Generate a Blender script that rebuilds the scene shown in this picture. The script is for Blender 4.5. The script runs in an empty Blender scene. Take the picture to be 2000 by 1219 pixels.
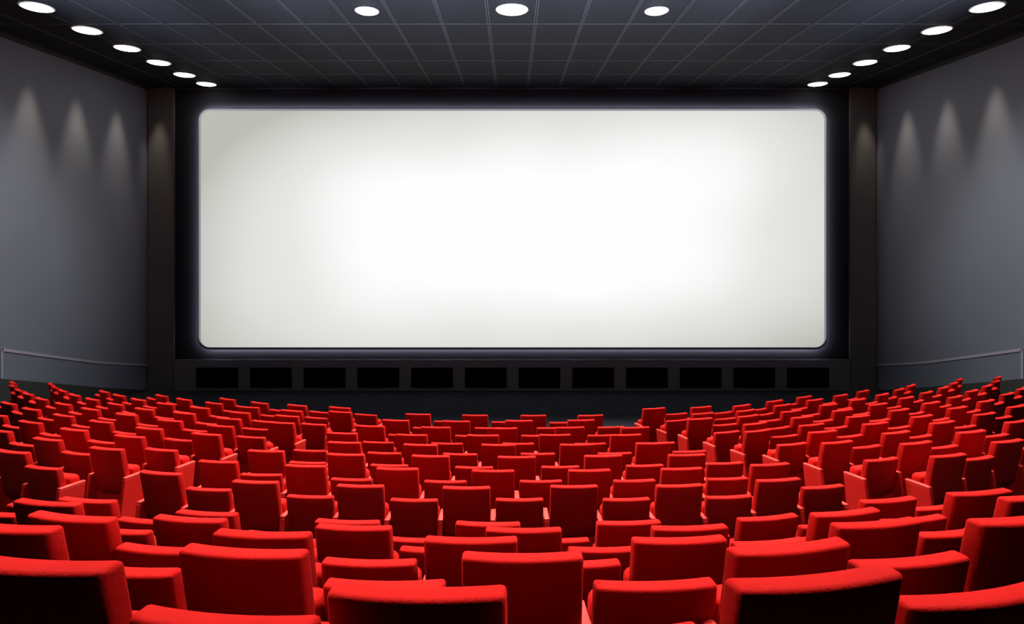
import bpy, bmesh, math, random
from mathutils import Vector, Matrix
random.seed(4)
S = bpy.context.scene
COL = S.collection
F = 1150.0          # focal length in pixels of a 2000 px wide frame
HOR = 554.8         # image row of the horizon
D = 22.0            # distance from the camera to the screen wall
XW = 13.58          # half width of the hall
CA, CB = 0.1052, 5.012   # ceiling height = CA*y + CB

WASH = 760.0
UP = 88000.0
FILLS = []          # x, y, power of added overhead fills; each looks down and a little back
for yy, xs, pw in ((3.0, (-1.8, 1.8), 3500), (5.4, (-3.9, -1.3, 1.3, 3.9), 3900), (7.6, (-5.4, -2.7, 0, 2.7, 5.4), 5000), (9.8, (-7.5, -4.5, -1.5, 1.5, 4.5, 7.5), 5600), (12.0, (-9, -6, -3, 0, 3, 6, 9), 5600), (14.4, (-11, -7.6, -4.5, -1.5, 1.5, 4.5, 7.6, 11), 5800)):
    FILLS += [(x, yy, pw) for x in xs]
# ------------------------------------------------------------ helpers
def mat(name):
    m = bpy.data.materials.new(name); m.use_nodes = True
    nt = m.node_tree
    return m, nt, nt.nodes['Principled BSDF']

def simple(name, col, rough=.6, spec=.4, noise=0.0, scale=6.0, bump=0.0, bscale=60.0, coat=0.0, sheen=0.0, sheen_col=None, rnd=0.0):
    m, nt, b = mat(name)
    b.inputs['Roughness'].default_value = rough
    b.inputs['Specular IOR Level'].default_value = spec
    b.inputs['Base Color'].default_value = (*col, 1)
    if coat:
        b.inputs['Coat Weight'].default_value = coat; b.inputs['Coat Roughness'].default_value = .28
    if sheen:
        b.inputs['Sheen Weight'].default_value = sheen; b.inputs['Sheen Roughness'].default_value = .45
        b.inputs['Sheen Tint'].default_value = (*(sheen_col or col), 1)
    tc = nt.nodes.new('ShaderNodeTexCoord')
    last = None
    if noise:
        n = nt.nodes.new('ShaderNodeTexNoise'); n.inputs['Scale'].default_value = scale
        n.inputs['Detail'].default_value = 5
        nt.links.new(tc.outputs['Object'], n.inputs['Vector'])
        mr = nt.nodes.new('ShaderNodeMapRange')
        mr.inputs['From Min'].default_value = .25; mr.inputs['From Max'].default_value = .75
        mr.inputs['To Min'].default_value = 1-noise; mr.inputs['To Max'].default_value = 1+noise
        nt.links.new(n.outputs['Fac'], mr.inputs['Value']); last = mr.outputs['Result']
    if rnd:
        oi = nt.nodes.new('ShaderNodeObjectInfo')
        mr2 = nt.nodes.new('ShaderNodeMapRange')
        mr2.inputs['To Min'].default_value = 1-rnd; mr2.inputs['To Max'].default_value = 1+rnd
        nt.links.new(oi.outputs['Random'], mr2.inputs['Value'])
        if last:
            mm = nt.nodes.new('ShaderNodeMath'); mm.operation = 'MULTIPLY'
            nt.links.new(last, mm.inputs[0]); nt.links.new(mr2.outputs['Result'], mm.inputs[1]); last = mm.outputs[0]
        else: last = mr2.outputs['Result']
    if last:
        vm = nt.nodes.new('ShaderNodeVectorMath'); vm.operation = 'SCALE'
        vm.inputs[0].default_value = col
        nt.links.new(last, vm.inputs['Scale']); nt.links.new(vm.outputs[0], b.inputs['Base Color'])
    if bump:
        n2 = nt.nodes.new('ShaderNodeTexNoise'); n2.inputs['Scale'].default_value = bscale; n2.inputs['Detail'].default_value = 3
        nt.links.new(tc.outputs['Object'], n2.inputs['Vector'])
        bp = nt.nodes.new('ShaderNodeBump'); bp.inputs['Strength'].default_value = bump; bp.inputs['Distance'].default_value = .01
        nt.links.new(n2.outputs['Fac'], bp.inputs['Height']); nt.links.new(bp.outputs[0], b.inputs['Normal'])
    return m

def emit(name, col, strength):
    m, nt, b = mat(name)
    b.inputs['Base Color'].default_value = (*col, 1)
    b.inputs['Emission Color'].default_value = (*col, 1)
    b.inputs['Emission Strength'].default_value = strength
    return m

def link(name, bm, m, parent=None, smooth=False, recalc=True):
    if recalc: bmesh.ops.recalc_face_normals(bm, faces=bm.faces)
    me = bpy.data.meshes.new(name); bm.to_mesh(me); bm.free()
    me.materials.append(m)
    if smooth:
        for p in me.polygons: p.use_smooth = True
    o = bpy.data.objects.new(name, me); COL.objects.link(o)
    if parent: o.parent = parent
    return o

def tag(o, label=None, cat=None, group=None, kind=None):
    if label: o['label'] = label
    if cat: o['category'] = cat
    if group: o['group'] = group
    if kind: o['kind'] = kind
    return o

def box(bm, x0, x1, y0, y1, z0, z1):
    v = [bm.verts.new(c) for c in ((x0,y0,z0),(x1,y0,z0),(x1,y1,z0),(x0,y1,z0),(x0,y0,z1),(x1,y0,z1),(x1,y1,z1),(x0,y1,z1))]
    for f in ((0,3,2,1),(4,5,6,7),(0,1,5,4),(1,2,6,5),(2,3,7,6),(3,0,4,7)):
        bm.faces.new([v[i] for i in f])

def prism(bm, pts, axis, a0, a1):
    """extrude a polygon given in the two other axes along axis 'x' or 'y' or 'z'"""
    def c(p, a):
        return {'x': (a, p[0], p[1]), 'y': (p[0], a, p[1]), 'z': (p[0], p[1], a)}[axis]
    A = [bm.verts.new(c(p, a0)) for p in pts]; B = [bm.verts.new(c(p, a1)) for p in pts]
    bm.faces.new(A); bm.faces.new(list(reversed(B)))
    n = len(pts)
    for i in range(n): bm.faces.new((A[i], A[(i+1) % n], B[(i+1) % n], B[i]))

def padded(w, d, h, bev, seg, nx=8, nz=5):
    """rounded box centred in x, y 0..d, z 0..h, cut across so that it can be bent"""
    bm = bmesh.new()
    box(bm, -w/2, w/2, 0, d, 0, h)
    for i in range(1, nx):
        bmesh.ops.bisect_plane(bm, geom=bm.verts[:]+bm.edges[:]+bm.faces[:], plane_co=(-w/2+w*i/nx, 0, 0), plane_no=(1, 0, 0))
    for i in range(1, nz):
        bmesh.ops.bisect_plane(bm, geom=bm.verts[:]+bm.edges[:]+bm.faces[:], plane_co=(0, 0, h*i/nz), plane_no=(0, 0, 1))
    bmesh.ops.recalc_face_normals(bm, faces=bm.faces)
    es = [e for e in bm.edges if len(e.link_faces) == 2 and e.calc_face_angle() > 1.0]
    bmesh.ops.bevel(bm, geom=es, offset=bev, segments=seg, profile=.5, affect='EDGES')
    return bm

# ------------------------------------------------------------ materials
M_VELVET = simple('red_velvet', (.30, .0044, .0032), rough=.75, spec=.04, noise=.10, scale=5, bump=.25, bscale=90, sheen=.10, sheen_col=(1, .08, .06), rnd=.10)
M_SHELL = simple('red_shell', (.42, .0060, .0042), rough=.5, spec=.25, noise=.05, scale=4)
M_ARM = simple('red_leatherette', (.52, .022, .015), rough=.42, spec=.35, noise=.04, scale=8, bump=.08, bscale=150, coat=.15)
M_PANEL = simple('red_panel_laminate', (.38, .0075, .0050), rough=.5, spec=.14, noise=.05, scale=6, bump=.05, bscale=150)
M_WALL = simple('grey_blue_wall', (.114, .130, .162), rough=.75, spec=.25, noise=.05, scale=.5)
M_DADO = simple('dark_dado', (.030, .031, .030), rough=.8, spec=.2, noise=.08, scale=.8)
M_STRIPE = simple('wall_rail_paint', (.24, .24, .29), rough=.6, spec=.3)
M_PILLAR = simple('charcoal_pillar', (.075, .073, .070), rough=.8, spec=.2, noise=.10, scale=1.2)
M_BLACK = simple('black_surround', (.011, .011, .0115), rough=.85, spec=.08, noise=.08, scale=2)
M_BAND = simple('black_band', (.110, .110, .113), rough=.8, spec=.05)
M_HOLE = simple('black_grille', (.003, .003, .003), rough=.9, spec=.02)
M_FLOOR = simple('black_floor', (.019, .020, .024), rough=.9, spec=0.0, noise=.2, scale=3)
M_GRID = simple('ceiling_grid_metal', (.026, .027, .033), rough=.6, spec=.25)
M_RING = simple('lamp_ring_metal', (.55, .50, .40), rough=.35, spec=.6)

def ceiling_mat():
    m, nt, b = mat('ceiling_panel')
    b.inputs['Base Color'].default_value = (.014, .0145, .017, 1)
    b.inputs['Roughness'].default_value = .68
    b.inputs['Specular IOR Level'].default_value = .07
    b.inputs['Specular Tint'].default_value = (.72, .78, 1, 1)
    tc = nt.nodes.new('ShaderNodeTexCoord')
    w = nt.nodes.new('ShaderNodeTexWave'); w.wave_type = 'BANDS'; w.bands_direction = 'X'
    w.inputs['Scale'].default_value = 3.0
    nt.links.new(tc.outputs['Object'], w.inputs['Vector'])
    bp = nt.nodes.new('ShaderNodeBump'); bp.inputs['Strength'].default_value = .12; bp.inputs['Distance'].default_value = .02
    nt.links.new(w.outputs['Fac'], bp.inputs['Height']); nt.links.new(bp.outputs[0], b.inputs['Normal'])
    return m
M_CEIL = ceiling_mat()

def screen_mat():
    """the projected picture: a soft white field whose edges are greyer"""
    m, nt, b = mat('projected_picture')
    tc = nt.nodes.new('ShaderNodeTexCoord')
    sx = nt.nodes.new('ShaderNodeSeparateXYZ'); nt.links.new(tc.outputs['Object'], sx.inputs[0])
    def mth(op, a, bb=None, clamp=False):
        n = nt.nodes.new('ShaderNodeMath'); n.operation = op; n.use_clamp = clamp
        for i, v in enumerate((a, bb)):
            if v is None: continue
            if isinstance(v, (int, float)): n.inputs[i].default_value = v
            else: nt.links.new(v, n.inputs[i])
        return n.outputs[0]
    X, Z = sx.outputs['X'], sx.outputs['Z']
    # slow warp so the field is not a clean ellipse
    nz = nt.nodes.new('ShaderNodeTexNoise'); nz.inputs['Scale'].default_value = .16; nz.inputs['Detail'].default_value = 1
    nt.links.new(tc.outputs['Object'], nz.inputs['Vector'])
    wob = mth('MULTIPLY', mth('SUBTRACT', nz.outputs['Fac'], .5), 1.0)
    X = mth('SUBTRACT', X, 1.15)
    zz = mth('SUBTRACT', Z, 1.35)
    zz = mth('SUBTRACT', zz, mth('MULTIPLY', X, .07))
    ux = mth('POWER', mth('ABSOLUTE', mth('DIVIDE', X, 12.8)), 3.2)
    uz = mth('POWER', mth('ABSOLUTE', mth('DIVIDE', zz, 5.5)), 2.6)
    r = mth('MULTIPLY', mth('ADD', mth('ADD', ux, uz), mth('MULTIPLY', wob, .5)), .84)
    cr = nt.nodes.new('ShaderNodeValToRGB')
    e = cr.color_ramp.elements
    e[0].position = .075; e[0].color = (.985, .985, .985, 1)
    e[1].position = 1.35; e[1].color = (.46, .47, .42, 1)
    e[1].position = 1.0; e[1].color = (.50, .505, .455, 1)
    k = cr.color_ramp.elements.new(.315); k.color = (.80, .80, .78, 1)
    nt.links.new(r, cr.inputs[0])
    nt.links.new(cr.outputs[0], b.inputs['Emission Color'])
    b.inputs['Emission Strength'].default_value = 1.0
    b.inputs['Base Color'].default_value = (.02, .02, .02, 1); b.inputs['Roughness'].default_value = .9
    b.inputs['Specular IOR Level'].default_value = .05
    return m
M_SCREEN = screen_mat()
M_BACKLIGHT = emit('backlight_strip', (.62, .62, .88), 75)
M_LAMP = emit('lamp_diffuser', (1, .95, .86), 9.0)

# ------------------------------------------------------------ room
def px_wall(px):            # depth of the side wall seen at picture column px (left side)
    return F*XW/(1000-px)

Y0 = -2.5
bm = bmesh.new()
prism(bm, [(Y0, CA*Y0+CB), (D, CA*D+CB), (D, CA*D+CB+.25), (Y0, CA*Y0+CB+.25)], 'x', -XW, XW)
ceiling = tag(link('ceiling', bm, M_CEIL), kind='structure')
# grid of the suspended ceiling, sunk a little below the panels
bm = bmesh.new()
def strip(x0, x1, y0, y1, t=.012):
    prism(bm, [(y0, CA*y0+CB-t), (y1, CA*y1+CB-t), (y1, CA*y1+CB-.001), (y0, CA*y0+CB-.001)], 'x', x0, x1)
k = 0
while True:
    x = .585+1.17*k
    if x > XW: break
    for s in (-1, 1):
        strip(s*x-.042, s*x-.012, Y0, D-.4); strip(s*x+.012, s*x+.042, Y0, D-.4)
    k += 1
y = 21.62
while y > 0:
    strip(-XW+.05, XW-.05, y-.026, y+.026, .004)
    y -= 1.68
grid = tag(link('trim_1', bm, M_GRID), kind='structure')

for side, s in (('left', -1), ('right', 1)):
    bm = bmesh.new()
    xa, xb = s*XW, s*(XW+.25)
    prism(bm, [(Y0, -4.2), (D, -4.2), (D, CA*D+CB+.25), (Y0, CA*Y0+CB+.25)], 'x', min(xa, xb), max(xa, xb))
    tag(link('wall_'+side, bm, M_WALL), kind='structure')
    # dark dado whose top follows the rake
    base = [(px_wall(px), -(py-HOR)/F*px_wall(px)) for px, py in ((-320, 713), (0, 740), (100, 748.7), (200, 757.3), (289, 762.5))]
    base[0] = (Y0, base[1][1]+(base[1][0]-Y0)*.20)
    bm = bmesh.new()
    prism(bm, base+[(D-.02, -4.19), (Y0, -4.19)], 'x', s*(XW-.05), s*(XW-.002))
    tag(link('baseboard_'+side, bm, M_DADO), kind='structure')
    # thin rail above it
    pts = [(px_wall(px), -(py-HOR)/F*px_wall(px)) for px, py in ((2, 683), (100, 696.5), (190, 708), (240, 711.3), (289, 713))]
    lo = [(a, b-.04) for a, b in pts]; hi = [(a, b+.04) for a, b in pts]
    bm = bmesh.new()
    prism(bm, lo+hi[::-1], 'x', s*(XW-.03), s*(XW-.002))
    y0 = pts[0][0]
    prism(bm, [(y0-.03, pts[0][1]+.04), (y0+.03, pts[0][1]+.04), (y0+.03, base[1][1]), (y0-.03, base[1][1])], 'x', s*(XW-.03), s*(XW-.002))
    tag(link('trim_2' if s < 0 else 'trim_3', bm, M_STRIPE), kind='structure')
    # cove between ceiling and wall
    bm = bmesh.new()
    prism(bm, [(Y0, CA*Y0+CB-.09), (D, CA*D+CB-.09), (D, CA*D+CB-.002), (Y0, CA*Y0+CB-.002)], 'x', s*(XW-.06), s*(XW-.002))
    tag(link('trim_4' if s < 0 else 'trim_5', bm, M_DADO), kind='structure')
    # charcoal pier beside the screen
    xp = (1000-342)/F*D
    bm = bmesh.new()
    x0, x1 = sorted((s*xp, s*(XW-.06)))
    box(bm, x0, x1, D-.12, D-.001, -4.0, CA*D+CB-.02)
    tag(link('trim_6' if s < 0 else 'trim_7', bm, M_PILLAR), kind='structure')

bm = bmesh.new(); box(bm, -XW, XW, D, D+.25, -4.2, CA*D+CB+.25)
tag(link('wall_front', bm, M_BLACK), kind='structure')
xp = (1000-342)/F*D
bm = bmesh.new(); box(bm, -xp+.002, xp-.002, D-.06, D-.001, -3.98, -(702-HOR)/F*D)
tag(link('trim_8', bm, M_BAND), kind='structure')
zt = (HOR-172.5)/F*D
bm = bmesh.new(); box(bm, -xp+.002, xp-.002, D-.10, D-.002, zt-.05, zt)
tag(link('trim_9', bm, M_GRID), kind='structure')

# ------------------------------------------------------------ screen
def rrect(x0, x1, z0, z1, r, n=10):
    p = []
    for cx, cz, a0 in ((x1-r, z1-r, 0), (x0+r, z1-r, 90), (x0+r, z0+r, 180), (x1-r, z0+r, 270)):
        for i in range(n+1):
            a = math.radians(a0+90*i/n); p.append((cx+r*math.cos(a), cz+r*math.sin(a)))
    return p
DS = D-.24
kx = DS/F
SX0, SX1 = (386-1000)*kx, (1616-1000)*kx
SZ1, SZ0 = (HOR-210.5)*kx, (HOR-683)*kx
screen = bpy.data.objects.new('cinema_screen', None); COL.objects.link(screen)
screen.location = ((SX0+SX1)/2, DS, SZ0)
tag(screen, 'wide blank white cinema screen with rounded corners on the front wall', 'screen')
def loc(pts): return [(x-(SX0+SX1)/2, z-SZ0) for x, z in pts]
bm = bmesh.new(); prism(bm, loc(rrect(SX0+.095, SX1-.095, SZ0+.07, SZ1-.095, .35)), 'y', .010, .05)
o = link('picture_surface', bm, M_SCREEN, screen)
# the picture material is laid out in metres about the screen's middle
for v in o.data.vertices: v.co.z -= 3.0
o.location.z = 3.0
# border round the picture; its grey glow stands in for projected edge light
M_BORDER = emit('border_glow', (.22, .23, .26), 1.0)
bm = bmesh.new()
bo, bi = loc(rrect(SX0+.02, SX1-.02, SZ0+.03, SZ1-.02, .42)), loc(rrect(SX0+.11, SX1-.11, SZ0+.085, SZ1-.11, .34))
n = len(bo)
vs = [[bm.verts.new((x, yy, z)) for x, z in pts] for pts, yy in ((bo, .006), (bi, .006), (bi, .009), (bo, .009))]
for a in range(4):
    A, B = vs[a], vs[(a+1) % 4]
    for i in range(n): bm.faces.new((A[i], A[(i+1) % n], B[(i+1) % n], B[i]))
link('glow_border', bm, M_BORDER, screen)
outer, inner = loc(rrect(SX0, SX1, SZ0, SZ1, .44)), loc(rrect(SX0+.032, SX1-.032, SZ0+.085, SZ1-.032, .41))
bm = bmesh.new(); n = len(outer)
ring = [(outer, .12), (outer, -.0), (loc(rrect(SX0+.022, SX1-.022, SZ0+.022, SZ1-.022, .42)), -.016), (inner, .0), (inner, .05), (loc(rrect(SX0+.03, SX1-.03, SZ0+.03, SZ1-.03, .42)), .05), (loc(rrect(SX0+.02, SX1-.02, SZ0+.02, SZ1-.02, .42)), .12)]
vs = [[bm.verts.new((x, yy, z)) for x, z in pts] for pts, yy in ring]
for a in range(len(vs)):
    A, B = vs[a], vs[(a+1) % len(vs)]
    for i in range(n): bm.faces.new((A[i], A[(i+1) % n], B[(i+1) % n], B[i]))
M_FRAME = simple('screen_frame_grey', (.10, .10, .115), rough=.6, spec=.3)
link('screen_frame', bm, M_FRAME, screen, smooth=False)
# backing box and the light strip that washes the wall around the screen
bm = bmesh.new(); prism(bm, loc(rrect(SX0+.55, SX1-.55, SZ0+.55, SZ1-.55, .3)), 'y', .05, .235)
link('backing_box', bm, M_BLACK, screen)
bm = bmesh.new()
o1, i1 = loc(rrect(SX0+.07, SX1-.07, SZ0+.07, SZ1-.07, .38)), loc(rrect(SX0+.45, SX1-.45, SZ0+.45, SZ1-.45, .3))
vs = [[bm.verts.new((x, yy, z)) for x, z in pts] for pts, yy in ((o1, .055), (i1, .055), (i1, .065), (o1, .065))]
for a in range(4):
    A, B = vs[a], vs[(a+1) % 4]
    for i in range(n): bm.faces.new((A[i], A[(i+1) % n], B[(i+1) % n], B[i]))
link('backlight', bm, M_BACKLIGHT, screen)

# ------------------------------------------------------------ twelve black openings under the screen
ORD = ['first', 'second', 'third', 'fourth', 'fifth', 'sixth', 'seventh', 'eighth', 'ninth', 'tenth', 'eleventh', 'twelfth']
kd = (D-.06)/F
for i in range(12):
    a = (384+104.85*i-1000)*kd; b = a+81*kd; z1 = (HOR-718)*kd; z0 = (HOR-757)*kd
    e = bpy.data.objects.new('floor_vent', None); COL.objects.link(e); e.location = ((a+b)/2, D-.06, z0)
    lab = ('black rectangular vent panel under the screen, '+ORD[i]+' from the left pillar') if i < 6 else ('black rectangular vent panel under the screen, '+ORD[11-i]+' from the right pillar')
    tag(e, lab, 'vent', 'black vent panels under the screen')
    w, h = b-a, z1-z0
    bm = bmesh.new()
    for x0, x1, zz0, zz1 in ((-w/2, w/2, 0, .025), (-w/2, w/2, h-.025, h), (-w/2, -w/2+.025, .025, h-.025), (w/2-.025, w/2, .025, h-.025)):
        box(bm, x0, x1, -.03, -.001, zz0, zz1)
    link('frame', bm, M_HOLE, e)
    bm = bmesh.new(); box(bm, -w/2+.025, w/2-.025, -.008, -.001, .025, h-.025)
    link('grille', bm, M_HOLE, e)

# ------------------------------------------------------------ ceiling lamps, added spots
def lamp(px, py, dia, label, group):
    d = (434.4-172.5)*D/(434.4-py)
    x = (px-1000)/F*d; z = CA*d+CB
    e = bpy.data.objects.new('ceiling_downlight', None); COL.objects.link(e)
    e.location = (x, d, z-.003); e.rotation_euler = (math.atan(CA), 0, 0)
    tag(e, label, 'ceiling light', group)
    r = dia/2; N = 40
    bm = bmesh.new()
    prof = [(r+.035, 0), (r+.035, -.010), (r+.01, -.022), (r-.006, -.018), (r-.006, 0)]
    vs = [[bm.verts.new((a*math.cos(t*2*math.pi/N), a*math.sin(t*2*math.pi/N), zz)) for t in range(N)] for a, zz in prof]
    for k in range(len(vs)):
        A, B = vs[k], vs[(k+1) % len(vs)]
        for i in range(N): bm.faces.new((A[i], A[(i+1) % N], B[(i+1) % N], B[i]))
    link('trim_ring', bm, M_RING, e, smooth=True)
    bm = bmesh.new()
    rr = r-.008; rings = []
    for q in range(7):
        a = math.pi/2*q/6.5
        rings.append([bm.verts.new((rr*math.cos(a)*math.cos(t*2*math.pi/N), rr*math.cos(a)*math.sin(t*2*math.pi/N), -.012-.05*math.sin(a))) for t in range(N)])
    rings.insert(0, [bm.verts.new((rr*math.cos(t*2*math.pi/N), rr*math.sin(t*2*math.pi/N), -.001)) for t in range(N)])
    for q in range(len(rings)-1):
        for i in range(N): bm.faces.new((rings[q][i], rings[q][(i+1) % N], rings[q+1][(i+1) % N], rings[q+1][i]))
    bm.faces.new(rings[0]); bm.faces.new(rings[-1])
    link('diffuser', bm, M_LAMP, e)
    return Vector((x, d, z))

LL = [(72, 14), (170, 59), (248, 94), (310, 122), (360, 146), (403, 164)]
lamps = {}
for s, side in ((1, 'left'), (-1, 'right')):
    for i, (px, py) in enumerate(LL):
        what = ['nearest the camera', 'second from the camera', 'third from the camera', 'third from the screen', 'second from the screen', 'nearest the screen'][i]
        X = px if s > 0 else 2000-px
        lamps[side, i] = lamp(X, py, .64, 'glowing round ceiling downlight along the '+side+' wall, '+what, 'round downlights along the '+side+' wall')
lamps['c', 0] = lamp(1000, 19.5, .70, 'large glowing round ceiling downlight in the middle of the ceiling', 'downlights across the ceiling')
lamps['c', 1] = lamp(717, 22, .50, 'smaller glowing round ceiling downlight left of the middle one', 'downlights across the ceiling')
lamps['c', 2] = lamp(1282, 22, .50, 'smaller glowing round ceiling downlight right of the middle one', 'downlights across the ceiling')

def spot(name, loc, target, power, angle, blend=1.0, radius=.2, col=(1, 1, 1)):
    L = bpy.data.lights.new(name, 'SPOT'); L.energy = power; L.spot_size = math.radians(angle); L.spot_blend = blend
    L.shadow_soft_size = radius; L.color = col
    o = bpy.data.objects.new(name, L); COL.objects.link(o); o.location = loc
    o.rotation_euler = (Vector(target)-Vector(loc)).to_track_quat('-Z', 'Y').to_euler()
    return o
# unseen spots added close to the side walls for the scallops of light
for s in (-1, 1):
    for dy in (14.75, 16.53, 18.37, 20.23):
        xs = s*(XW-.55)
        spot('scallop_spot', (xs, dy, CA*dy+CB-.05), (xs+s*.11, dy, CA*dy+CB-1.05), WASH, 36, 1.0, .16, (1, .78, .58))
    spot('scallop_spot', (s*(XW-.62), 21.35, CA*21.35+CB-.12), (s*(XW-.52), 21.55, CA*21.35+CB-1.2), WASH*.5, 28, 1.0, .10, (1, .85, .7))
# fill spots without fixtures, added overhead to brighten the seats
for x, y, pw in FILLS:
    spot('audience_fill', (x, y, CA*y+CB-.08), (x*.98, y-1.7, -3), pw*1.0, 48, .8, .35, (1, .93, .88))
# spots added over the cross aisle to brighten the seat backs ahead of it
for x in (-4.6, -2.3, 0, 2.3, 4.6):
    spot('aisle_fill', (x, 3.7, CA*3.7+CB-.08), (x*1.25, 6.7, -2.6), 900, 34, .9, .35, (1, .93, .88))
# added cross fills: spots from one side rake the seat flanks on the other
for s in (-1, 1):
    for a, b, pw, an in (((5.5, 4.4), (-2.0, 2.3, -.9), 3200, 46), ((7.5, 8.6), (-4.2, 6.6, -2.1), 4200, 44), ((8.5, 12.8), (-7.5, 10.2, -2.4), 7000, 44), ((3.0, 11.0), (-4.0, 8.4, -2.3), 3000, 44)):
        spot('audience_fill', (s*a[0], a[1], CA*a[1]+CB-.08), (s*b[0], b[1], b[2]), pw, an, .9, .35, (1, .93, .88))
for s in (-1, 1):
    spot('wall_fill', (s*5, 13.3, 6.3), (s*XW, 15.0, 1.0), 3800, 50, 1.0, .3, (1, .98, .96))  # added spot that lifts the tone of the side wall; no fixture there
# unseen cool spots, added to brighten the part of the ceiling near the camera
for x in (-9.3, -5.2, -1.7, 1.7, 5.2, 9.3):
    spot('ceiling_fill', (x, 3.5, 2.9), (x*.97, 8.8, 5.95), UP, 35, 1.0, .1, (.72, .80, 1))

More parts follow.
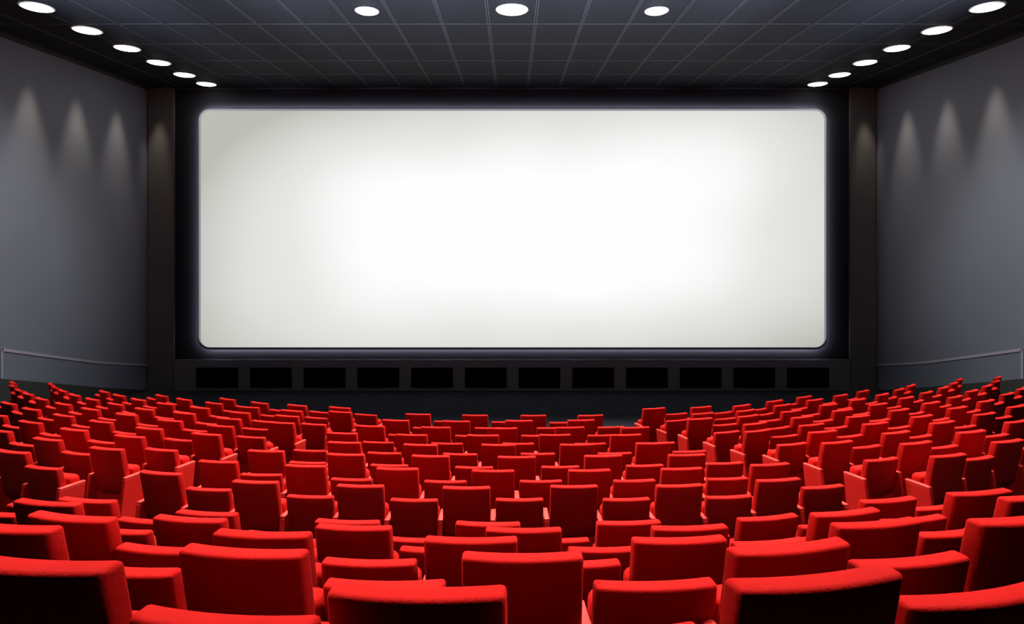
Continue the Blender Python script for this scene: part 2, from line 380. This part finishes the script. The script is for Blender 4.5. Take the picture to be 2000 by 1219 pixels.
# ------------------------------------------------------------ floor
SEATS={
(0,'L'):[(7,'T',-6.327,13.119,-2.551,-0.494),(6,'S',-5.871,12.872,-2.545,-0.478),(5,'T',-5.406,12.645,-2.539,-0.461),(4,'S',-4.928,12.439,-2.531,-0.426),(3,'T',-4.461,12.251,-2.511,-0.385),(2,'S',-3.968,12.102,-2.492,-0.396),(1,'T',-3.483,11.932,-2.491,-0.335),(0,'S',-2.941,11.828,-2.486,-0.279)],
(0,'R'):[(0,'T',2.833,11.786,-2.478,0.284),(1,'S',3.333,11.907,-2.486,0.317),(2,'T',3.854,12.025,-2.500,0.347),(3,'S',4.357,12.171,-2.519,0.450),(4,'T',4.813,12.370,-2.537,0.507),(5,'S',5.264,12.593,-2.544,0.493),(6,'T',5.715,12.842,-2.538,0.485),(7,'S',6.169,13.086,-2.540,0.508),(8,'T',6.611,13.347,-2.544,0.527)],
(1,'C'):[(0,'T',-1.829,11.478,-2.525,-0.110),(1,'S',-1.269,11.429,-2.528,-0.079),(2,'T',-0.714,11.405,-2.529,-0.048),(3,'S',-0.148,11.394,-2.532,-0.006),(4,'T',0.414,11.407,-2.534,0.034),(5,'S',0.975,11.422,-2.548,0.076),(6,'T',1.528,11.480,-2.548,0.111)],
(1,'L'):[(11,'S',-8.332,13.651,-2.521,-0.646),(10,'T',-7.919,13.339,-2.513,-0.616),(9,'S',-7.506,13.025,-2.505,-0.573),(8,'T',-7.082,12.745,-2.482,-0.532),(7,'S',-6.636,12.484,-2.472,-0.504),(6,'T',-6.179,12.240,-2.462,-0.473),(5,'S',-5.703,12.016,-2.462,-0.401),(4,'T',-5.255,11.776,-2.450,-0.295),(3,'S',-4.750,11.602,-2.456,-0.325),(2,'T',-4.266,11.433,-2.446,-0.335),(1,'S',-3.761,11.303,-2.430,-0.311),(0,'T',-3.253,11.185,-2.417,-0.292)],
(1,'R'):[(0,'S',3.166,11.287,-2.475,0.354),(1,'T',3.683,11.386,-2.488,0.342),(2,'S',4.176,11.529,-2.497,0.362),(3,'T',4.641,11.720,-2.504,0.482),(4,'S',5.120,11.919,-2.497,0.522),(5,'T',5.573,12.159,-2.487,0.490),(6,'S',6.039,12.385,-2.483,0.490),(7,'T',6.489,12.646,-2.473,0.487),(8,'S',6.929,12.914,-2.476,0.524),(9,'T',7.356,13.202,-2.480,0.552),(10,'S',7.787,13.475,-2.491,0.614),(11,'T',8.200,13.782,-2.492,0.617)],
(2,'C'):[(0,'T',-2.109,10.706,-2.464,-0.142),(1,'S',-1.547,10.653,-2.465,-0.109),(2,'T',-1.003,10.621,-2.461,-0.077),(3,'S',-0.425,10.610,-2.456,-0.033),(4,'T',0.128,10.618,-2.451,0.011),(5,'S',0.694,10.628,-2.458,0.055),(6,'T',1.251,10.675,-2.455,0.094),(7,'S',1.806,10.719,-2.466,0.131)],
(2,'L'):[(14,'S',-9.787,13.969,-2.500,-0.703),(13,'T',-9.411,13.628,-2.477,-0.655),(12,'S',-9.026,13.286,-2.462,-0.627),(11,'T',-8.632,12.965,-2.437,-0.586),(10,'S',-8.226,12.647,-2.424,-0.568),(9,'T',-7.814,12.341,-2.406,-0.536),(8,'S',-7.394,12.057,-2.380,-0.508),(7,'T',-6.930,11.803,-2.385,-0.453),(6,'S',-6.469,11.565,-2.378,-0.437),(5,'T',-6.000,11.345,-2.369,-0.414),(4,'S',-5.526,11.126,-2.371,-0.408),(3,'T',-5.046,10.927,-2.369,-0.373),(2,'S',-4.542,10.761,-2.371,-0.333),(1,'T',-4.043,10.612,-2.364,-0.289),(0,'S',-3.534,10.487,-2.357,-0.266)],
(2,'R'):[(0,'T',3.367,10.567,-2.404,0.249),(1,'S',3.872,10.687,-2.413,0.308),(2,'T',4.346,10.858,-2.418,0.425),(3,'S',4.825,11.030,-2.417,0.362),(4,'T',5.308,11.222,-2.411,0.394),(5,'S',5.796,11.426,-2.398,0.453),(6,'T',6.260,11.674,-2.380,0.463),(7,'S',6.717,11.917,-2.380,0.515),(8,'T',7.149,12.200,-2.378,0.507),(9,'S',7.597,12.461,-2.376,0.565),(10,'T',8.013,12.768,-2.378,0.609),(11,'S',8.425,13.075,-2.384,0.667),(12,'T',8.809,13.426,-2.387,0.674),(13,'S',9.207,13.744,-2.392,0.719),(14,'T',9.553,14.124,-2.416,0.722)],
(3,'C'):[(0,'T',-2.394,9.978,-2.393,-0.151),(1,'S',-1.838,9.902,-2.401,-0.103),(2,'T',-1.276,9.878,-2.390,-0.069),(3,'S',-0.707,9.846,-2.398,-0.036),(4,'T',-0.158,9.843,-2.396,-0.004),(5,'S',0.405,9.855,-2.397,0.034),(6,'T',0.970,9.894,-2.396,0.070),(7,'S',1.520,9.924,-2.410,0.100),(8,'T',2.081,9.981,-2.418,0.128)],
(3,'L'):[(18,'T',-11.528,14.770,-2.498,-0.776),(17,'S',-11.197,14.392,-2.469,-0.768),(16,'T',-10.851,14.024,-2.444,-0.744),(15,'S',-10.520,13.641,-2.389,-0.737),(14,'T',-10.127,13.303,-2.395,-0.683),(13,'S',-9.760,12.945,-2.363,-0.707),(12,'T',-9.353,12.620,-2.363,-0.629),(11,'S',-8.955,12.290,-2.344,-0.628),(10,'T',-8.531,11.997,-2.332,-0.563),(9,'S',-8.118,11.690,-2.313,-0.553),(8,'T',-7.668,11.422,-2.313,-0.504),(7,'S',-7.233,11.147,-2.300,-0.512),(6,'T',-6.777,10.891,-2.298,-0.430),(5,'S',-6.300,10.679,-2.290,-0.397),(4,'T',-5.817,10.482,-2.283,-0.376),(3,'S',-5.327,10.277,-2.296,-0.352),(2,'T',-4.838,10.095,-2.294,-0.306),(1,'S',-4.327,9.933,-2.306,-0.264),(0,'T',-3.832,9.800,-2.295,-0.238)],
(3,'R'):[(0,'S',3.576,9.792,-2.322,0.327),(1,'T',4.077,9.907,-2.333,0.414),(2,'S',4.572,10.070,-2.319,0.456),(3,'T',5.047,10.263,-2.304,0.409),(4,'S',5.525,10.465,-2.290,0.418),(5,'T',5.989,10.690,-2.277,0.416),(6,'S',6.461,10.912,-2.267,0.458),(7,'T',6.918,11.153,-2.262,0.450),(8,'S',7.382,11.401,-2.248,0.516),(9,'T',7.813,11.693,-2.242,0.545),(10,'S',8.244,11.979,-2.243,0.606),(11,'T',8.644,12.308,-2.251,0.603),(12,'S',9.069,12.595,-2.254,0.636),(13,'T',9.458,12.940,-2.259,0.659),(14,'S',9.857,13.262,-2.257,0.697),(15,'T',10.207,13.641,-2.284,0.689),(16,'S',10.585,13.973,-2.287,0.764),(17,'T',10.901,14.388,-2.316,0.773)],
(4,'C'):[(0,'T',-2.689,9.344,-2.352,-0.130),(1,'S',-2.114,9.285,-2.356,-0.104),(2,'T',-1.572,9.236,-2.351,-0.087),(3,'S',-1.018,9.201,-2.352,-0.066),(4,'T',-0.453,9.194,-2.348,-0.046),(5,'S',0.097,9.189,-2.351,-0.016),(6,'T',0.672,9.215,-2.346,0.012),(7,'S',1.226,9.228,-2.363,0.045),(8,'T',1.792,9.284,-2.363,0.081),(9,'S',2.341,9.335,-2.380,0.110)],
(4,'L'):[(19,'T',-12.143,14.358,-2.391,-0.747),(18,'S',-11.820,13.968,-2.363,-0.745),(17,'T',-11.482,13.585,-2.338,-0.723),(16,'S',-11.144,13.193,-2.304,-0.733),(15,'T',-10.749,12.873,-2.306,-0.685),(14,'S',-10.394,12.497,-2.265,-0.683),(13,'T',-9.987,12.187,-2.258,-0.633),(12,'S',-9.603,11.836,-2.235,-0.650),(11,'T',-9.183,11.527,-2.234,-0.587),(10,'S',-8.765,11.229,-2.214,-0.570),(9,'T',-8.322,10.950,-2.215,-0.495),(8,'S',-7.887,10.674,-2.202,-0.510),(7,'T',-7.436,10.414,-2.196,-0.460),(6,'S',-6.972,10.172,-2.196,-0.415),(5,'T',-6.500,9.957,-2.190,-0.392),(4,'S',-6.020,9.742,-2.196,-0.367),(3,'T',-5.530,9.550,-2.199,-0.324),(2,'S',-5.036,9.382,-2.196,-0.309),(1,'T',-4.543,9.202,-2.204,-0.289),(0,'S',-4.019,9.061,-2.216,-0.229)],
(4,'R'):[(0,'T',3.770,9.069,-2.245,0.390),(1,'S',4.264,9.205,-2.238,0.331),(2,'T',4.756,9.369,-2.225,0.356),(3,'S',5.255,9.563,-2.192,0.364),(4,'T',5.728,9.772,-2.179,0.377),(5,'S',6.214,9.969,-2.165,0.395),(6,'T',6.682,10.189,-2.162,0.438),(7,'S',7.145,10.433,-2.150,0.503),(8,'T',7.596,10.693,-2.140,0.481),(9,'S',8.043,10.961,-2.132,0.558),(10,'T',8.458,11.266,-2.143,0.559),(11,'S',8.892,11.561,-2.127,0.624),(12,'T',9.279,11.906,-2.145,0.598),(13,'S',9.708,12.187,-2.136,0.619),(14,'T',10.092,12.532,-2.150,0.662),(15,'S',10.492,12.847,-2.145,0.692),(16,'T',10.841,13.226,-2.172,0.670),(17,'S',11.186,13.609,-2.188,0.700),(18,'T',11.517,13.999,-2.207,0.709)],
(5,'C'):[(0,'S',-2.968,8.641,-2.304,-0.134),(1,'T',-2.436,8.573,-2.291,-0.108),(2,'S',-1.849,8.521,-2.305,-0.103),(3,'T',-1.316,8.487,-2.301,-0.093),(4,'S',-0.748,8.465,-2.305,-0.075),(5,'T',-0.192,8.473,-2.298,-0.034),(6,'S',0.372,8.478,-2.303,0.013),(7,'T',0.939,8.502,-2.302,0.040),(8,'S',1.490,8.527,-2.311,0.066),(9,'T',2.050,8.587,-2.305,0.075),(10,'S',2.609,8.643,-2.318,0.111)],
(5,'L'):[(11,'S',-9.534,10.936,-2.134,-0.577),(10,'T',-9.092,10.660,-2.145,-0.522),(9,'S',-8.674,10.361,-2.124,-0.563),(8,'T',-8.220,10.097,-2.130,-0.458),(7,'S',-7.772,9.845,-2.119,-0.473),(6,'T',-7.298,9.611,-2.130,-0.427),(5,'S',-6.839,9.371,-2.125,-0.414),(4,'T',-6.367,9.153,-2.125,-0.387),(3,'S',-5.879,8.959,-2.128,-0.345),(2,'T',-5.387,8.772,-2.135,-0.316),(1,'S',-4.880,8.617,-2.139,-0.305),(0,'T',-4.379,8.464,-2.142,-0.298)],
(5,'R'):[(0,'S',3.997,8.399,-2.143,0.298),(1,'T',4.500,8.550,-2.127,0.313),(2,'S',4.996,8.718,-2.112,0.353),(3,'T',5.483,8.912,-2.094,0.368),(4,'S',5.971,9.107,-2.078,0.383),(5,'T',6.452,9.302,-2.074,0.425),(6,'S',6.926,9.536,-2.053,0.474),(7,'T',7.384,9.788,-2.040,0.457),(8,'S',7.843,10.038,-2.029,0.519),(9,'T',8.280,10.308,-2.032,0.504),(10,'S',8.728,10.592,-2.006,0.596),(11,'T',9.143,10.893,-2.018,0.567),(12,'S',9.573,11.177,-2.010,0.629),(13,'T',9.955,11.526,-2.031,0.649)],
(6,'C'):[(0,'T',-3.284,7.885,-2.220,-0.113),(1,'S',-2.716,7.814,-2.230,-0.107),(2,'T',-2.179,7.752,-2.228,-0.094),(3,'S',-1.610,7.714,-2.234,-0.079),(4,'T',-1.062,7.695,-2.231,-0.062),(5,'S',-0.495,7.661,-2.245,-0.032),(6,'T',0.062,7.675,-2.238,0.006),(7,'S',0.632,7.678,-2.243,0.043),(8,'T',1.195,7.720,-2.235,0.072),(9,'S',1.747,7.742,-2.246,0.085),(10,'T',2.309,7.793,-2.245,0.082),(11,'S',2.849,7.873,-2.255,0.125)],
(6,'L'):[(7,'T',-8.015,9.196,-2.031,-0.461),(6,'S',-7.570,8.927,-2.023,-0.446),(5,'T',-7.096,8.703,-2.026,-0.401),(4,'S',-6.621,8.478,-2.031,-0.392),(3,'T',-6.138,8.278,-2.031,-0.330),(2,'S',-5.644,8.104,-2.033,-0.344),(1,'T',-5.140,7.940,-2.038,-0.291),(0,'S',-4.635,7.779,-2.048,-0.265)],
(6,'R'):[(0,'T',4.333,7.874,-2.100,0.297),(1,'S',4.835,8.036,-2.080,0.334),(2,'T',5.339,8.209,-2.054,0.358),(3,'S',5.822,8.413,-2.037,0.398),(4,'T',6.298,8.639,-2.014,0.382),(5,'S',6.785,8.830,-2.000,0.382),(6,'T',7.255,9.064,-1.985,0.409),(7,'S',7.731,9.291,-1.965,0.441),(8,'T',8.169,9.561,-1.971,0.474)],
(7,'C'):[(0,'T',-3.556,7.150,-2.140,-0.142),(1,'S',-3.006,7.059,-2.144,-0.069),(2,'T',-2.451,7.014,-2.149,-0.097),(3,'S',-1.894,6.950,-2.165,-0.077),(4,'T',-1.346,6.935,-2.158,-0.056),(5,'S',-0.782,6.901,-2.173,-0.039),(6,'T',-0.221,6.905,-2.173,-0.025),(7,'S',0.340,6.911,-2.173,0.022),(8,'T',0.909,6.923,-2.173,0.044),(9,'S',1.445,6.949,-2.179,0.078),(10,'T',2.009,6.987,-2.174,0.087),(11,'S',2.571,7.025,-2.181,0.107),(12,'T',3.117,7.137,-2.170,0.176)],
(7,'L'):[(4,'T',-6.980,8.046,-1.988,-0.389),(3,'S',-6.501,7.828,-1.993,-0.365),(2,'T',-6.007,7.644,-2.000,-0.336),(1,'S',-5.514,7.465,-2.005,-0.325),(0,'T',-5.002,7.296,-2.023,-0.254)],
(7,'R'):[(0,'S',4.502,7.180,-1.998,0.296),(1,'T',5.020,7.342,-1.965,0.325),(2,'S',5.517,7.529,-1.942,0.355),(3,'T',6.006,7.727,-1.922,0.333),(4,'S',6.504,7.920,-1.897,0.374),(5,'T',6.973,8.152,-1.887,0.398)],
(8,'C'):[(0,'T',-3.816,6.428,-2.045,-0.215),(1,'S',-3.258,6.321,-2.062,-0.142),(2,'T',-2.707,6.234,-2.076,-0.098),(3,'S',-2.127,6.203,-2.097,-0.080),(4,'T',-1.587,6.183,-2.101,-0.062),(5,'S',-1.025,6.157,-2.116,-0.049),(6,'T',-0.476,6.166,-2.114,-0.014),(7,'S',0.079,6.174,-2.118,0.011),(8,'T',0.652,6.200,-2.112,0.023),(9,'S',1.203,6.192,-2.122,0.064),(10,'T',1.763,6.227,-2.113,0.088),(11,'S',2.305,6.254,-2.118,0.113),(12,'T',2.861,6.352,-2.094,0.167),(13,'S',3.409,6.457,-2.082,0.205)],
(8,'L'):[(1,'T',-5.815,6.883,-1.945,-0.284),(0,'S',-5.328,6.691,-1.946,-0.264)],
(8,'R'):[(0,'T',5.014,6.791,-1.961,0.271),(1,'S',5.523,6.977,-1.923,0.346),(2,'T',6.015,7.171,-1.898,0.316),(3,'S',6.508,7.349,-1.891,0.357)],
(9,'C'):[(0,'S',-4.016,4.949,-1.727,-0.203),(1,'T',-3.453,4.815,-1.750,-0.162),(2,'S',-2.922,4.717,-1.754,-0.162),(3,'T',-2.377,4.611,-1.775,-0.142),(4,'S',-1.823,4.565,-1.795,-0.109),(5,'T',-1.265,4.549,-1.816,-0.072),(6,'S',-0.726,4.530,-1.824,-0.057),(7,'T',-0.185,4.552,-1.833,-0.044),(8,'S',0.345,4.534,-1.830,0.013),(9,'T',0.898,4.557,-1.826,0.061),(10,'S',1.443,4.561,-1.814,0.130),(11,'T',1.984,4.595,-1.803,0.198),(12,'S',2.525,4.703,-1.784,0.199),(13,'T',3.074,4.836,-1.755,0.195),(14,'S',3.615,4.996,-1.749,0.252)],
(10,'C'):[(0,'S',-3.724,4.209,-1.496,-0.228),(1,'T',-3.190,4.069,-1.493,-0.178),(2,'S',-2.654,3.953,-1.513,-0.169),(3,'T',-2.105,3.875,-1.527,-0.147),(4,'S',-1.570,3.858,-1.552,-0.109),(5,'T',-1.033,3.867,-1.578,-0.072),(6,'S',-0.485,3.848,-1.593,-0.034),(7,'T',0.077,3.891,-1.604,-0.009),(8,'S',0.617,3.851,-1.592,0.034),(9,'T',1.157,3.859,-1.576,0.068),(10,'S',1.679,3.849,-1.547,0.151),(11,'T',2.223,3.953,-1.515,0.213),(12,'S',2.775,4.074,-1.486,0.206),(13,'T',3.311,4.194,-1.467,0.192),(14,'S',3.840,4.364,-1.473,0.245)],
(11,'C'):[(0,'T',-2.320,3.130,-1.220,-0.191),(1,'S',-1.813,3.058,-1.234,-0.129),(2,'T',-1.267,3.015,-1.259,-0.084),(3,'S',-0.755,3.117,-1.329,-0.040),(4,'T',-0.220,3.182,-1.361,-0.012),(5,'S',0.329,3.142,-1.348,0.027),(6,'T',0.881,3.127,-1.337,0.061),(7,'S',1.415,3.143,-1.304,0.116),(8,'T',1.946,3.174,-1.270,0.170),(9,'S',2.498,3.312,-1.254,0.202),(10,'T',3.058,3.457,-1.228,0.239)],
(12,'C'):[(0,'T',-2.127,2.488,-1.007,-0.149),(1,'S',-1.587,2.381,-1.014,-0.129),(2,'T',-1.033,2.292,-1.021,-0.111),(3,'S',-0.526,2.436,-1.100,-0.023),(4,'T',0.043,2.450,-1.112,0.003),(5,'S',0.583,2.402,-1.083,0.051),(6,'T',1.078,2.317,-1.015,0.195),(7,'S',1.582,2.345,-0.959,0.171),(8,'T',2.124,2.468,-0.965,0.196)],
(13,'C'):[(0,'T',-1.298,1.610,-0.744,-0.130),(1,'S',-0.755,1.548,-0.740,-0.110),(2,'T',-0.264,1.673,-0.852,-0.041),(3,'S',0.276,1.626,-0.825,0.065),(4,'T',0.820,1.620,-0.790,0.186),(5,'S',1.360,1.737,-0.779,0.183)]}
TOPH = .92          # height of a tall back above its tier
fm = bmesh.new()
def tread(pts, front, rear, under):
    """pts: (x, y, z, yaw) along the row, left to right"""
    A = []; B = []
    for x, y, z, th in pts:
        fx, fy = -math.sin(th), math.cos(th)
        A.append((x+fx*front, y+fy*front, z)); B.append((x-fx*rear, y-fy*rear, z))
    n = len(pts)
    va = [fm.verts.new(p) for p in A]; vb = [fm.verts.new(p) for p in B]
    la = [fm.verts.new((p[0], p[1], under)) for p in A]; lb = [fm.verts.new((p[0], p[1], under)) for p in B]
    for i in range(n-1):
        fm.faces.new((va[i], va[i+1], vb[i+1], vb[i]))
        fm.faces.new((la[i], la[i+1], va[i+1], va[i]))
        fm.faces.new((lb[i+1], lb[i], vb[i], vb[i+1]))
    fm.faces.new((la[0], va[0], vb[0], lb[0])); fm.faces.new((la[-1], lb[-1], vb[-1], va[-1]))
UNDER = -3.62
for (r, b), row in SEATS.items():
    pts = [(x, y, z-TOPH, th) for i, t, x, y, z, th in row]
    def ext(p, dist):
        x, y, z, th = p
        return (x+math.cos(th)*dist, y+math.sin(th)*dist, z, th)
    le = .42 if b != 'R' else .50; re = .42 if b != 'L' else .50
    pts = [ext(pts[0], -le)]+pts+[ext(pts[-1], re)]
    tread(pts, .36, 1.55 if r == 8 else (1.2 if r == 13 else .62), UNDER-.05)
# flat lower floor that slopes down to the screen wall
V = [fm.verts.new(c) for c in ((-XW, Y0, UNDER), (XW, Y0, UNDER), (XW, 13.5, UNDER), (-XW, 13.5, UNDER), (XW, D, -3.98), (-XW, D, -3.98))]
fm.faces.new((V[0], V[1], V[2], V[3])); fm.faces.new((V[3], V[2], V[4], V[5]))
floor = tag(link('floor', fm, M_FLOOR, recalc=False), kind='structure')

# ------------------------------------------------------------ seats
REC = .20           # recline of the back: metres back per metre up
W = .50
def back_mesh(h):
    bm = padded(W, .085, h, .019, 3)
    for v in bm.verts:
        z = v.co.z
        bow = -.026*(1-(2*v.co.x/W)**2)
        soft = .006*math.cos(math.pi*v.co.x/W)*math.sin(math.pi*min(max(z/h, 0), 1))
        if v.co.y < .04: v.co.y -= soft
        v.co.y += bow-.062+(h-z)*REC
    return bm
ZB = .345
def make_seat(tall):
    kind = 'tall' if tall else 'short'
    top = TOPH if tall else TOPH-.13
    e = bpy.data.objects.new(kind+'_cinema_seat', None); COL.objects.link(e)
    off = 0 if tall else .02
    bm = back_mesh(top-ZB)
    for v in bm.verts: v.co.z += ZB; v.co.y += off
    bk = link('backrest', bm, M_VELVET, e, smooth=True)
    # lower shell down to the floor
    bm = padded(W-.01, .03, ZB+.03, .006, 2, nx=4, nz=2)
    for v in bm.verts: v.co.y += .045+.012*(1-v.co.z/ZB)
    sh = link('back_shell', bm, M_SHELL, e, smooth=False)
    # tipped-up cushion
    bm = padded(W-.025, .15, .33, .05, 4, nx=4, nz=3)
    for v in bm.verts:
        v.co.z += .325; v.co.y += .115+(.62-v.co.z)*.10
    cu = link('seat_cushion', bm, M_VELVET, e, smooth=True)
    return e, [bk, sh, cu]
# side panel with its arm top (slanting forward as it rises)
AW = .056; AZ = .575
def panel_mesh():
    bm = bmesh.new()
    prism(bm, [(-.105, 0), (.205, 0), (.275, AZ-.03), (-.03, AZ-.03)], 'x', -AW/2, AW/2)
    bmesh.ops.recalc_face_normals(bm, faces=bm.faces)
    bmesh.ops.bevel(bm, geom=bm.edges[:], offset=.006, segments=2, profile=.5, affect='EDGES')
    return bm
def arm_mesh():
    bm = bmesh.new()
    prism(bm, [(-.028, AZ-.032), (.276, AZ-.032), (.280, AZ), (-.024, AZ)], 'x', -AW/2-.001, AW/2+.001)
    bmesh.ops.recalc_face_normals(bm, faces=bm.faces)
    bmesh.ops.bevel(bm, geom=bm.edges[:], offset=.009, segments=3, profile=.5, affect='EDGES')
    return bm
protos = {'T': make_seat(True), 'S': make_seat(False)}
P_PANEL = link('side_panel', panel_mesh(), M_PANEL)
P_ARM = link('armrest', arm_mesh(), M_ARM, P_PANEL, smooth=True)
first = {'T': True, 'S': True}
first_panel = True
def nth(n): return str(n)+('th' if 10 <= n % 100 <= 20 else {1: 'st', 2: 'nd', 3: 'rd'}.get(n % 10, 'th'))
def add_panel(seat, x, sx, y=0.0, rz=0.0):
    global first_panel
    if first_panel: p, a = P_PANEL, P_ARM; first_panel = False
    else:
        p = P_PANEL.copy(); COL.objects.link(p); a = P_ARM.copy(); COL.objects.link(a); a.parent = p
    p.parent = seat; p.location = (x, y, 0); p.scale = (sx, 1, 1); p.rotation_euler = (0, 0, rz)
for (r, b), row in SEATS.items():
    n = len(row)
    for k, (i, t, x, y, z, th) in enumerate(row):
        e0, ch0 = protos[t]
        if first[t]: e, first[t] = e0, False
        else:
            e = e0.copy(); COL.objects.link(e)
            for c in ch0:
                cc = c.copy(); COL.objects.link(cc); cc.parent = e
        e.location = (x, y, z-TOPH); e.rotation_euler = (0, 0, th)
        sw = 1.0
        if b != 'C': sw = .975
        for c in e.children: c.scale = (sw, 1, 1)
        ax = .85 if b != 'C' else 1.0
        half = lambda q: math.hypot(q[2]-x, q[3]-y)/2
        hl = half(row[k-1]) if k > 0 else (half(row[k+1]) if n > 1 else .27)
        hr = half(row[k+1]) if k < n-1 else hl
        lo, hi = (.255, .285) if b != 'C' else (.27, .29)
        hl = min(max(hl, lo), hi); hr = min(max(hr, lo), hi)
        add_panel(e, -hl, ax)
        if k == n-1: add_panel(e, hr, ax)
        kind = 'tall' if t == 'T' else 'short'
        if r >= 9:
            lab = f"{kind}-backed red velvet seat, {nth(k+1)} from the left in {nth(r-8)} row behind the cross aisle"
        elif b == 'C':
            lab = f"{kind}-backed red velvet seat, {nth(k+1)} from left in centre block, {nth(r)} row from screen"
        else:
            nm = 'left' if b == 'L' else 'right'
            lab = f"{kind}-backed red velvet seat, {nth(i+1)} from aisle in {nm} block, {nth(r+1)} row from screen"
        grp = 'red seats behind the cross aisle' if r >= 9 else {'C': 'red seats of the centre block', 'L': 'red seats of the left block', 'R': 'red seats of the right block'}[b]
        tag(e, lab, 'seat', grp)

# ------------------------------------------------------------ camera, world, view
cam = bpy.data.cameras.new('camera'); co = bpy.data.objects.new('camera', cam); COL.objects.link(co)
cam.sensor_fit = 'HORIZONTAL'; cam.sensor_width = 36; cam.lens = 36*F/2000
cam.shift_y = -(609.5-HOR)/2000
cam.clip_start = .05; cam.clip_end = 200
co.location = (0, 0, 0); co.rotation_euler = (math.pi/2, 0, 0)
S.camera = co
w = bpy.data.worlds.new('world'); S.world = w; w.use_nodes = True
bg = w.node_tree.nodes['Background']; bg.inputs[0].default_value = (.5, .5, .6, 1); bg.inputs[1].default_value = .004
S.view_settings.view_transform = 'Standard'; S.view_settings.look = 'None'
S.view_settings.exposure = 0; S.view_settings.gamma = 1; S.view_settings.use_curve_mapping = False
